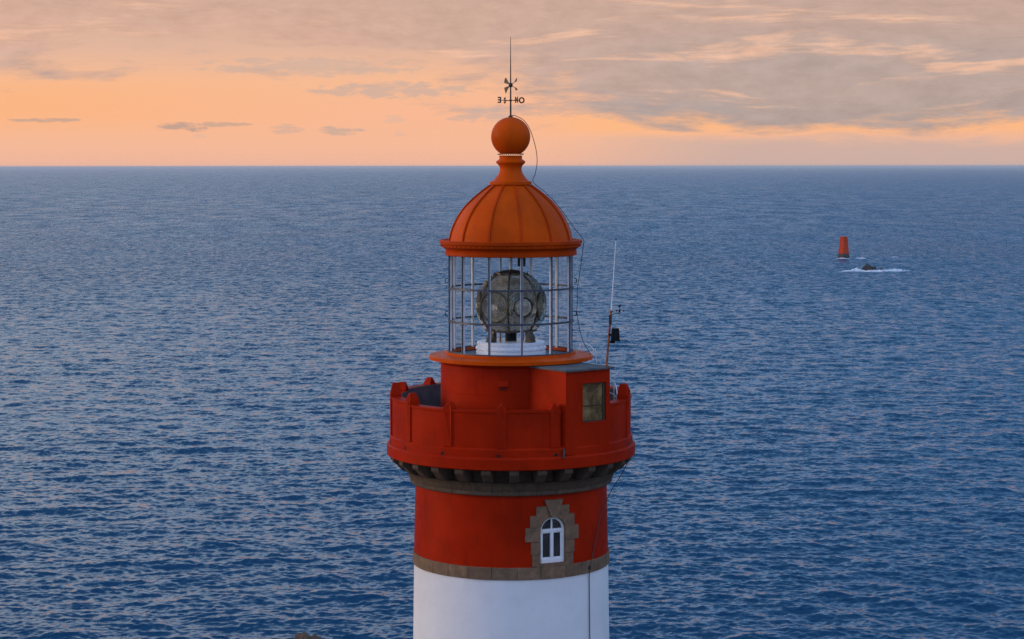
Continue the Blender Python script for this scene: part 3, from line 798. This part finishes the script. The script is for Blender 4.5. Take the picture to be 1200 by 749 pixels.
# dome
DOME = [(1.735, 60.84), (1.718, 60.965), (1.675, 61.15), (1.610, 61.33), (1.535, 61.49), (1.445, 61.64), (1.325, 61.81), (1.172, 61.975), (1.045, 62.09), (0.905, 62.21), (0.75, 62.33), (0.58, 62.45), (0.45, 62.50)]
DM = MB().lathe(DOME, 144).build('lantern_roof', VERM, LH, smooth=50)
def rib():
    mb = MB(); w = 0.030
    pr = DOME[:-1]
    vs = []
    for i, (r, z) in enumerate(pr):
        a, b = pr[max(0, i - 1)], pr[min(len(pr) - 1, i + 1)]
        t = Vector((b[0] - a[0], b[1] - a[1])).normalized(); nn = Vector((t.y, -t.x))
        o = 0.045
        for s, k in ((-1, -0.01), (-1, 1), (1, 1), (1, -0.01)):
            vs.append((s * w * (0.65 + 0.35 * r / 1.72), -(r + nn.x * o * k), z + nn.y * o * k))
    fs = []
    for i in range(len(pr) - 1):
        for q in range(3): fs.append((i * 4 + q, i * 4 + q + 1, i * 4 + q + 5, i * 4 + q + 4))
    fs.append((0, 1, 2, 3)); e = (len(pr) - 1) * 4; fs.append((e + 3, e + 2, e + 1, e))
    mb.add(vs, fs)
    return mb.build('rib', VERMDARK, DM, smooth=30, bevel=0.006)
r0 = rib()
for k in range(12):
    if k == 0: r0.rotation_euler = (0, 0, rad(10))
    else: copy_part(r0, DM, 10 + 30 * k)
# finial: collar, neck, ball
FN = MB().lathe([(0.40, 62.47), (0.575, 62.475), (0.592, 62.49), (0.592, 62.565), (0.565, 62.58), (0.52, 62.585), (0.455, 62.64), (0.385, 62.725), (0.335, 62.81), (0.308, 62.89), (0.305, 62.95), (0.325, 63.01),
                 (0.36, 63.05), (0.405, 63.09), (0.412, 63.13), (0.37, 63.165), (0.335, 63.185), (0.318, 63.215), (0.318, 63.27), (0.33, 63.29), (0.30, 63.30)], 96).build('finial', VERM, LH, smooth=28)
MB().lathe([(0.0, 64.373)] + [(0.550 * math.sin(rad(t)), 63.823 + 0.550 * math.cos(rad(t))) for t in range(6, 150, 6)] + [(0.27, 63.34)], 96).build('ball', VERM, FN, smooth=60)
bd = MB().lathe([(0, -0.02), (0.014, -0.014), (0.02, 0), (0.014, 0.014), (0, 0.02)], 8)
bd.v = [(x, y - 0.350, z + 63.335) for x, y, z in bd.v]
bd0 = bd.build('sky_hole_dot', simple('sky_hole_tone', (0.40, 0.16, 0.05), 0.4, 0.3), FN)
for i in range(1, 34): copy_part(bd0, FN, i * 360 / 34)  # solid pale dots stand for bright sky seen through a ring of holes

# lightning cable and lower line
def smooth_path(P, k=6):
    out = []
    P = [Vector(p) for p in P]
    for i in range(len(P) - 1):
        a, b, c, d_ = P[max(0, i - 1)], P[i], P[i + 1], P[min(len(P) - 1, i + 2)]
        for q in range(k):
            t = q / k
            out.append(0.5 * ((2 * b) + (c - a) * t + (2 * a - 5 * b + 4 * c - d_) * t * t + (3 * b - a - 3 * c + d_) * t ** 3))
    out.append(P[-1]); return out
MB().tube(smooth_path([(0.03, -0.10, 64.41), (0.14, -0.12, 64.40), (0.36, -0.14, 64.28), (0.54, -0.12, 64.02), (0.69, -0.1, 63.55), (0.74, -0.1, 63.15), (0.69, -0.1, 62.80), (0.63, -0.1, 62.56),
          (0.95, -0.12, 62.28), (1.30, -0.14, 61.93), (1.52, -0.14, 61.64), (1.74, -0.13, 61.33), (2.03, -0.1, 60.95), (2.04, -0.1, 60.80), (1.99, -0.1, 60.40), (1.93, -0.1, 59.95), (1.87, -0.1, 59.55),
          (1.87, -0.1, 59.2), (1.86, -0.12, 58.9), (1.93, -0.16, 58.45), (2.05, -0.2, 58.05), (2.20, -0.25, 57.80), (2.24, -0.27, 57.68)]), 0.011, 6).build('lightning_cable', CABLE, LH)
MB().tube(smooth_path([pol(3.45, 77, 55.0), pol(3.30, 72, 54.55), pol(3.02, 67, 53.98), pol(2.80, 63, 53.35), pol(2.775, 58, 52.70), pol(2.80, 52.5, 52.16), pol(2.812, 50.5, 52.0)]), 0.012, 6).build('hanging_line', CABLE, LH)
MB().tube([pol(2.81, 50.3, 51.95), pol(2.80, 50.3, 51.7), pol(2.83, 50.3, 49.5), pol(2.955, 50.3, 42), pol(3.27, 50.3, 24)], 0.013, 8).build('downpipe', CABLE, LH)
cb = MB()
cb.box(pol(2.805, 50.4, 51.97), (0.09, 0.06, 0.09), rad(50.4)); cb.build('junction_box', VANEIRON, LH)

# white stair rail on the gallery and a hoop behind the booth
rl = MB()
top = smooth_path([(2.58, 0.70, 56.98), (2.78, 0.66, 56.96), (2.93, 0.55, 56.86), (3.00, 0.40, 56.70), (3.02, 0.25, 56.45), (3.02, 0.20, 56.1)])
rl.tube(top, 0.016, 8)
for p, z in (((2.62, 0.69), 56.98), ((2.80, 0.65), 56.95), ((2.94, 0.53), 56.84)):
    rl.tube([(p[0], p[1], 55.3), (p[0], p[1], z)], 0.014, 8)
rl.tube([(2.5, 0.71, 56.55), (2.80, 0.65, 56.55), (2.94, 0.53, 56.5), (3.02, 0.25, 56.4)], 0.014, 8)
rl.build('stair_rail', FRAMEW, LH)
hp = MB()
for dy_ in (0.0, 0.22):
    hp.tube(smooth_path([(1.95, 1.05 + dy_, 57.55), (1.98, 1.05 + dy_, 57.80), (2.10, 1.02 + dy_, 57.90), (2.26, 0.98 + dy_, 57.86), (2.38, 0.92 + dy_, 57.72), (2.44, 0.88 + dy_, 57.50), (2.45, 0.88 + dy_, 55.3)]), 0.013, 8)
for z in (57.5, 57.2, 56.9, 56.6): hp.tube([(2.445, 0.88, z), (2.445, 1.10, z)], 0.012, 6)
hp.build('ladder', FRAMEW, LH)

# roof interior fittings seen through the panes
iv = MB(); iv.box((0.30, -0.35, 60.36), (0.22, 0.22, 0.30)); iv.build('ceiling_vent', BLACK, LH, bevel=0.01)
iv = MB(); iv.tube([(0.0, 0.25, 60.6), (0.0, 0.25, 60.02)], 0.05, 12); iv.build('vent_pipe', LIGHTBAR, LH)
MB().lathe([(0.0, 60.60), (1.75, 60.56)], 64).build('lantern_ceiling', simple('dark_ceiling', (0.12, 0.11, 0.11), 0.7), LH)

# ------------------------------------------------------------------ FRESNEL LENS (stands in the lantern)
LC = Vector((0, 0, 59.09)); LR = 0.995
LN = empty('fresnel_lens', (0, 0, 57.70)); tag(LN, 'round bronze framed fresnel lens on pale drum inside the lantern', 'lens')
MB().lathe([(0.0, 58.09), (0.80, 58.09), (0.93, 58.085), (0.955, 58.06), (0.955, 58.00), (0.925, 57.985), (0.925, 57.955), (0.985, 57.94), (1.0, 57.92), (1.0, 57.87), (0.965, 57.855), (0.965, 57.82), (0.985, 57.80), (0.985, 57.705)], 96).build('pedestal', BASEW, LN, smooth=25)
MB().lathe([(0.90, 58.005), (0.932, 58.002), (0.932, 57.99), (0.90, 57.985)], 96).build('pedestal_seam', BLACK, LN)
def ring_about(mb, axis_az, t0, t1, r_out, r_in, tip=True, clip=21.5, n=72, elmin=-46, mi=0):
    """one annular prism about a horizontal axis; t0,t1 angular radii"""
    ax = Vector(pol(1, axis_az, 0)); rt = Vector((math.cos(rad(axis_az)), math.sin(rad(axis_az)), 0)); up = Vector((0, 0, 1))
    def P(t, a, r): return ax * (math.cos(rad(t)) * r) + (rt * math.cos(a) + up * math.sin(a)) * (math.sin(rad(t)) * r)
    tm = t0 + (t1 - t0) * 0.25
    prof = [(t0, r_in), (t0 + 0.2, r_in + 0.02), (t1, r_out), (t1, r_in)]
    ok = []
    for i in range(n):
        a = 2 * PI * (i + 0.5) / n; q = P((t0 + t1) / 2, a, 1)
        da = math.degrees(math.atan2(q.dot(rt), q.dot(ax))); e = math.degrees(math.asin(max(-1, min(1, q.z))))
        ok.append(abs(da) < clip and e > elmin)
    vs = [LC + P(t, 2 * PI * i / n, r) for i in range(n) for t, r in prof]
    fs = []
    for i in range(n):
        if not ok[i]: continue
        j = (i + 1) % n
        for k in range(4):
            l = (k + 1) % 4; fs.append((i * 4 + k, j * 4 + k, j * 4 + l, i * 4 + l))
    if fs: mb.add(vs, fs, mi)
SPAN = 360 / 7
AX = [-30 + SPAN * k for k in range(7)]
for a in AX:
    mb = MB()
    odd = AX.index(a) % 2; b_ = 14.0 if odd else 5.5
    t = b_ + 0.4
    while t < 66:
        wdt = 3.9 if t < 24 else 5.0
        ring_about(mb, a, t, t + wdt * 0.70, LR, LR - 0.10, clip=SPAN / 2 - 0.6)
        t += wdt
    # bull's eye
    ax = Vector(pol(1, a, 0)); rt = Vector((math.cos(rad(a)), math.sin(rad(a)), 0)); up = Vector((0, 0, 1)); n = 32
    vs = []; prof = [(0, LR + 0.012), (b_ * 0.35, LR + 0.011), (b_ * 0.7, LR + 0.006), (b_, LR - 0.012), (b_, LR - 0.08), (0, LR - 0.08)]
    for i in range(n):
        an = 2 * PI * i / n
        for tt, r in prof: vs.append(LC + ax * (math.cos(rad(tt)) * r) + (rt * math.cos(an) + up * math.sin(an)) * (math.sin(rad(tt)) * r))
    fs = [(i * 6 + k, ((i + 1) % n) * 6 + k, ((i + 1) % n) * 6 + k + 1, i * 6 + k + 1) for i in range(n) for k in range(5)]
    mb.add(vs, fs)
    pn = mb.build('lens_panel', LENSGLASS, LN, smooth=12)
    bz = MB()
    tb = 14.8 if odd else 24.2
    ring_about(bz, a, tb, tb + 1.2, LR + 0.022, LR - 0.06, clip=27)
    bz.build('bezel', BRASS, pn, smooth=30)
fr = MB()
for k in range(7):
    a = -30 + SPAN / 2 + SPAN * k
    fr.tube([LC + Vector(pol(math.cos(rad(e)) * (LR + 0.0), a, math.sin(rad(e)) * (LR + 0.0))) for e in range(-48, 82, 6)], 0.022, 8)
for e in (64, -44):
    r, z = LR * math.cos(rad(e)), LC.z + LR * math.sin(rad(e)); fr.lathe([(r - 0.03, z - 0.03), (r + 0.02, z - 0.03), (r + 0.02, z + 0.03), (r - 0.03, z + 0.03), (r - 0.03, z - 0.03)], 64)
fr.lathe([(0.0, LC.z + LR + 0.02)] + [(LR * math.sin(rad(t)), LC.z + (LR + 0.02) * math.cos(rad(t))) for t in (6, 12, 18, 24)], 48)
for k in range(10):
    a = 36 * k; e = 62
    fr.tube([LC + Vector(pol(math.cos(rad(e)) * LR, a, math.sin(rad(e)) * LR)), LC + Vector(pol(math.cos(rad(e)) * (LR + 0.05), a, math.sin(rad(e)) * (LR + 0.05)))], 0.018, 6)
fr.build('lens_frame', BRASS, LN, smooth=30)
for k in range(4):
    a = -68 + 22.5 + 90 * k + 0
    mb = MB(); w = 0.10
    o = Vector(pol(1, a, 0)); rr_ = Vector((math.cos(rad(a)), math.sin(rad(a)), 0))
    pr = [(0.66, 58.095), (0.90, 58.095), (0.88, 58.15), (0.80, 58.25), (0.765, 58.40), (0.69, 58.46), (0.66, 58.40), (0.68, 58.2)]
    mb.prism(pr, lambda r, z: tuple(o * r - rr_ * w + Vector((0, 0, z))), lambda r, z: tuple(o * r + rr_ * w + Vector((0, 0, z))))
    mb.build('leg', BRASS, LN, smooth=30, bevel=0.01)
MB().lathe([(0.16, 58.095), (0.16, 58.45), (0.09, 58.5), (0.08, 58.9), (0.12, 58.92), (0.12, 58.97), (0.0, 58.98)], 24).build('lamp_column', BLACK, LN)
MB().lathe([(0.05, 58.985), (0.085, 59.05), (0.085, 59.2), (0.05, 59.27), (0.0, 59.28)], 24).build('lamp_bulb', LENSGLASS, LN)
MB().tube([(0.35, 0.1, 58.09), (0.35, 0.1, 58.75)], 0.02, 8).tube([(-0.3, -0.2, 58.09), (-0.3, -0.2, 58.7)], 0.02, 8).build('tie_rod', RUST, LN)

# ------------------------------------------------------------------ WEATHER VANE on the ball
WV = empty('weather_vane', (0, 0, 64.37)); tag(WV, 'dark iron weather vane with compass letters on the orange ball', 'weather vane')
MB().tube([(0, 0, 64.35), (0, 0, 64.9), (0, 0, 65.6), (0, 0, 66.6)], [0.026, 0.022, 0.016, 0.006], 8).build('rod', VANEIRON, WV)
MB().lathe([(0.0, 64.37), (0.07, 64.375), (0.05, 64.41), (0.0, 64.42)], 20).build('rod_foot', VANEIRON, WV)
arms = MB(); th_ = rad(28)
u = Vector((math.cos(th_), math.sin(th_), 0)); v_ = Vector((math.sin(th_), -math.cos(th_), 0))
ZL = 64.835
for dv in (u, v_):
    arms.tube([tuple(-dv * 0.29 + Vector((0, 0, ZL))), tuple(dv * 0.29 + Vector((0, 0, ZL)))], 0.011, 6)
arms.lathe([(0, ZL - 0.04), (0.035, ZL - 0.02), (0.035, ZL + 0.02), (0, ZL + 0.04)], 12)
arms.build('compass_arms', VANEIRON, WV)
def letter(ch, dv, flip):
    cu = bpy.data.curves.new('letter', 'FONT'); cu.body = ch; cu.size = 0.225; cu.extrude = 0.008; cu.align_x = 'CENTER'; cu.align_y = 'CENTER'; cu.offset = 0.008
    t = bpy.data.objects.new('tmp', cu); COL.objects.link(t)
    dg = bpy.context.evaluated_depsgraph_get()
    me = bpy.data.meshes.new_from_object(t.evaluated_get(dg)); bpy.data.objects.remove(t)
    me.name = 'compass_letter'
    me.materials.clear(); me.materials.append(VANEIRON)
    o = bpy.data.objects.new('compass_letter', me); COL.objects.link(o)
    ex_ = (dv if not flip else -dv); ez = Vector((0, 0, 1)); ny = ex_.cross(ez)
    M = Matrix((( ex_.x, ez.x, ny.x, 0), (ex_.y, ez.y, ny.y, 0), (ex_.z, ez.z, ny.z, 0), (0, 0, 0, 1)))
    p = dv * 0.35; M.translation = Vector((p.x, p.y, ZL))
    me.transform(M); o.parent = WV; o.matrix_parent_inverse = WORLD_INV(WV)
    return o
letter('O', u, False); letter('E', -u, False); letter('N', v_, False); letter('S', -v_, True)
vn = MB(); ZV = 65.262
va = Vector((0.62, -0.78, 0)).normalized()
def plate(poly): 
    nn_ = va.cross(Vector((0, 0, 1))) * 0.006
    vn.prism(poly, lambda a, z: tuple(va * a + Vector((0, 0, ZV + z)) - nn_), lambda a, z: tuple(va * a + Vector((0, 0, ZV + z)) + nn_))
plate([(-0.03, 0.03), (-0.13, 0.11), (-0.22, 0.22), (-0.27, 0.15), (-0.29, 0.07), (-0.16, 0.035)])
plate([(-0.03, -0.03), (-0.16, -0.035), (-0.29, -0.07), (-0.26, -0.14), (-0.22, -0.23), (-0.13, -0.11)])
plate([(0.19, 0.09), (0.23, 0.15), (0.28, 0.19), (0.27, 0.10), (0.22, 0.07)])
plate([(0.19, -0.09), (0.22, -0.07), (0.31, -0.12), (0.29, -0.15), (0.24, -0.16)])
vn.tube([tuple(Vector((0, 0, ZV))), tuple(va * 0.22 + Vector((0, 0, ZV + 0.10)))], 0.008, 6)
vn.tube([tuple(Vector((0, 0, ZV))), tuple(va * 0.24 + Vector((0, 0, ZV - 0.10)))], 0.008, 6)
vn.lathe([(0, ZV - 0.07), (0.05, ZV - 0.05), (0.065, ZV), (0.05, ZV + 0.05), (0, ZV + 0.07)], 14)
vn.build('wind_arrow', VANEIRON, WV, smooth=30)

# ------------------------------------------------------------------ ANTENNA MAST on the booth roof
AM = empty('antenna_mast', (2.60, -2.12, 57.577)); tag(AM, 'rusty antenna mast with white whip, wind gauge and black box on the booth roof', 'antenna')
b0 = Vector((2.60, -2.12, 57.577)); b1 = Vector((2.72, -2.12, 59.10))
MB().tube([b0, b0.lerp(b1, 0.5), b1], 0.030, 10).build('pole', RUST, AM)
MB().box((2.60, -2.12, 57.586), (0.14, 0.14, 0.018)).build('foot_plate', RUST, AM)
W0 = b1 + Vector((0.0, -0.01, -0.08)); W1 = Vector((2.845, -2.12, 61.0))
MB().tube([W0, W0.lerp(W1, 0.5), W1], [0.018, 0.014, 0.009], 8).build('whip_antenna', WHIP, AM)
MB().tube([W1 - Vector((0, 0, 0.01)), W1 + Vector((0.003, 0, 0.05))], 0.015, 8).build('whip_tip', BLACK, AM)
cl = MB(); cl.box(b0.lerp(b1, 0.83), (0.08, 0.09, 0.26)); cl.build('clamp', simple('dark_rust', (0.05, 0.022, 0.014), 0.7), AM, bevel=0.01)
an = MB(); A0 = b0.lerp(b1, 0.90)
an.tube(smooth_path([A0, A0 + Vector((0.12, 0, 0.06)), A0 + Vector((0.22, 0, 0.06)), A0 + Vector((0.25, 0, 0.12))]), 0.010, 6)
hub = A0 + Vector((0.25, 0, 0.15))
an.tube([hub - Vector((0, 0, 0.05)), hub + Vector((0, 0, 0.03))], 0.018, 8)
an.tube([hub, hub + Vector((0, 0, 0.12))], 0.008, 6)
an.add([tuple(hub + Vector(q)) for q in ((-0.045, -0.004, 0.08), (0.02, -0.004, 0.085), (0.03, -0.004, 0.15), (-0.03, -0.004, 0.13), (-0.045, 0.004, 0.08), (0.02, 0.004, 0.085), (0.03, 0.004, 0.15), (-0.03, 0.004, 0.13))], [(0, 1, 2, 3), (7, 6, 5, 4), (0, 4, 5, 1), (1, 5, 6, 2), (2, 6, 7, 3), (3, 7, 4, 0)])
an.build('wind_gauge', BLACK, AM)
for k in range(3):
    t = rad(20 + 120 * k); c = hub + Vector((0.11 * math.cos(t), 0.11 * math.sin(t), -0.01))
    mb = MB(); mb.lathe([(0.0, -0.032), (0.02, -0.026), (0.032, 0.0), (0.0, 0.012)], 10)
    mb.v = [(x + c.x, y + c.y, z + c.z) for x, y, z in mb.v]; mb.tube([hub, c], 0.006, 6)
    mb.build('cup', BLACK, AM)
sb = MB(); q0 = b0.lerp(b1, 0.56) + Vector((0.17, -0.02, 0.0))
def taper(mb, c, w0, w1, d_, h):
    vs = []
    for s, w in ((-1, w0), (1, w1)):
        for X, Y in ((-1, -1), (1, -1), (1, 1), (-1, 1)): vs.append((c.x + X * w / 2, c.y + Y * d_ / 2, c.z + s * h / 2))
    mb.add(vs, [(3, 2, 1, 0), (4, 5, 6, 7), (0, 1, 5, 4), (1, 2, 6, 5), (2, 3, 7, 6), (3, 0, 4, 7)])
taper(sb, q0, 0.25, 0.19, 0.2, 0.33)
sb.box(q0 + Vector((0, 0, 0.172)), (0.2, 0.21, 0.012)); sb.box(q0 + Vector((-0.08, 0, -0.20)), (0.14, 0.12, 0.06)); sb.box(q0 + Vector((-0.13, 0, 0)), (0.10, 0.05, 0.06))
sb.build('black_box', BLACK, AM, smooth=0, bevel=0.012)

# ------------------------------------------------------------------ offshore beacon, reef, rocks, foam, ship
BX, BY = 227.0, 1316.0
BE = empty('beacon_tower', (BX, BY, 0)); tag(BE, 'distant red truncated beacon tower standing in the sea', 'beacon')
def ngon(mb, n, levels, c, mi=0, rot=0.3):
    vs = [(c[0] + r * math.cos(2 * PI * i / n + rot), c[1] + r * math.sin(2 * PI * i / n + rot), z) for r, z in levels for i in range(n)]
    fs = [(k * n + i, k * n + (i + 1) % n, (k + 1) * n + (i + 1) % n, (k + 1) * n + i) for k in range(len(levels) - 1) for i in range(n)]
    fs.append(tuple((len(levels) - 1) * n + i for i in range(n)))
    mb.add(vs, fs, mi)
mb = MB(); ngon(mb, 6, [(3.95, 3.2), (2.95, 14.0), (3.1, 14.1), (3.1, 14.5), (2.7, 14.7)], (BX, BY)); mb.build('painted_body', BEACON, BE, smooth=0)
mb = MB(); ngon(mb, 6, [(4.5, -2.0), (4.25, 1.2), (4.05, 3.2)], (BX, BY)); mb.build('masonry_foot', BEACONFOOT, BE, smooth=0)
def boulder(name, c, s, seed, m, label, group=None, parts=48):
    mb = MB(); n, k = parts, parts // 2; vs = []
    for i in range(k + 1):
        t = PI * i / k
        for j in range(n):
            a = 2 * PI * j / n; p = Vector((math.sin(t) * math.cos(a), math.sin(t) * math.sin(a), math.cos(t)))
            f = 1 + 0.55 * mnoise.fractal(p * 1.6 + Vector((seed, 0, 0)), 0.9, 2.1, 6)
            f += 0.12 * abs(mnoise.noise(p * 5 + Vector((0, seed, 0))))
            vs.append((c[0] + p.x * s[0] * f, c[1] + p.y * s[1] * f, c[2] + p.z * s[2] * f))
    fs = [(i * n + j, i * n + (j + 1) % n, (i + 1) * n + (j + 1) % n, (i + 1) * n + j) for i in range(k) for j in range(n)]
    mb.add(vs, fs)
    return tag(mb.build(name, m, None, smooth=35), label, 'rock', group)
RX, RY = 215.0, 1150.0
boulder('reef_rock', (RX, RY, 0.0), (4.6, 3.2, 3.3), 1.3, ROCK, 'largest black rock awash in white foam near the beacon', 'reef rocks')
boulder('reef_rock', (RX + 7.5, RY + 1, -0.4), (1.9, 1.6, 1.5), 4.3, ROCK, 'middle black rock, just right of the largest reef rock', 'reef rocks', 24)
boulder('reef_rock', (RX + 11.2, RY - 3, -0.4), (1.3, 1.2, 1.2), 8.1, ROCK, 'smallest black rock at the right end of the reef', 'reef rocks', 24)
boulder('shore_rock', (-27.2, 205.5, -1.75), (3.5, 2.2, 2.3), 5.9, SHORE, 'brown rock breaking the water at the bottom edge, left of the tower')

def foam(cx, cy, blobs, label, name='foam'):
    """blobs: (dx, dy, half length, half depth, height) heaps of broken water"""
    mb = MB()
    for (ddx, ddy, L, Dp, h) in blobs:
        nx, ny = 46, 10; vs = []
        sd = random.uniform(0, 90)
        for j in range(ny + 1):
            for i in range(nx + 1):
                u_, v2 = i / nx * 2 - 1, j / ny * 2 - 1
                e = max(0.0, 1 - u_ * u_ - v2 * v2)
                nz = mnoise.fractal(Vector((u_ * L * 0.35 + sd, v2 * 2.5, sd)), 0.8, 2.0, 4)
                hh = h * (math.sqrt(e) * (0.55 + 0.9 * nz)) - 0.12
                vs.append((cx + ddx + u_ * L * (1 + 0.1 * nz), cy + ddy + v2 * Dp * (1 + 0.35 * nz), hh))
        mb.add(vs, [(j * (nx + 1) + i, j * (nx + 1) + i + 1, (j + 1) * (nx + 1) + i + 1, (j + 1) * (nx + 1) + i) for j in range(ny) for i in range(nx)])
    o = mb.build(name, FOAM, None, smooth=60)
    return tag(o, label, 'foam', kind='stuff')
foam(RX, RY, [(-8, -5, 10, 3, 0.8), (7, -6, 11, 3, 1.1), (14, -2, 7, 3.5, 1.7), (-3, 4, 9, 3, 1.7), (1, -8, 6, 2.5, 0.8), (-14, -6, 5, 1.6, 0.45), (20, -3, 4, 2, 0.6)], 'white foam breaking around the black reef rocks')
foam(BX, BY, [(-2, -7, 5, 2.0, 0.55), (11, -4, 4.0, 1.6, 0.6)], 'thin white foam at the foot of the beacon')
foam(265, 1327, [(0, 0, 3, 1.4, 0.6)], 'small lone whitecap to the right of the beacon', 'whitecap')

SX, SY = -10650.0, 60000.0
SH = empty('distant_ship', (SX, SY, 0)); tag(SH, 'tiny far ship on the horizon at left', 'ship')
mb = MB()
mb.prism([(-55, 0), (50, 0), (60, 14), (40, 12), (-55, 12)], lambda x, z: (SX + x, SY - 9, z), lambda x, z: (SX + x, SY + 9, z)); SHM = simple('ship_grey', (0.16, 0.13, 0.12), 0.7)
mb.build('hull', SHM, SH, smooth=0)
mb = MB(); mb.box((SX - 30, SY, 23), (22, 16, 22)); mb.box((SX - 30, SY, 38), (6, 6, 8)); mb.build('wheelhouse', SHM, SH, smooth=0)

# ------------------------------------------------------------------ thin sea haze, one even box of air
hz = MB(); hz.box((0, 0, 33.5), (330000, 330000, 70))
HM = bpy.data.materials.new('sea_haze'); HM.use_nodes = True
ht = HM.node_tree; ht.nodes.clear()
pv = ht.nodes.new('ShaderNodeVolumePrincipled'); ho = ht.nodes.new('ShaderNodeOutputMaterial')
pv.inputs['Density'].default_value = 3.0e-5; pv.inputs['Color'].default_value = (0.92, 0.95, 0.98, 1); pv.inputs['Anisotropy'].default_value = 0.1
ht.links.new(pv.outputs[0], ho.inputs['Volume'])
tag(hz.build('haze', HM, None, smooth=0), 'thin pale haze over the far sea', 'haze', kind='stuff')
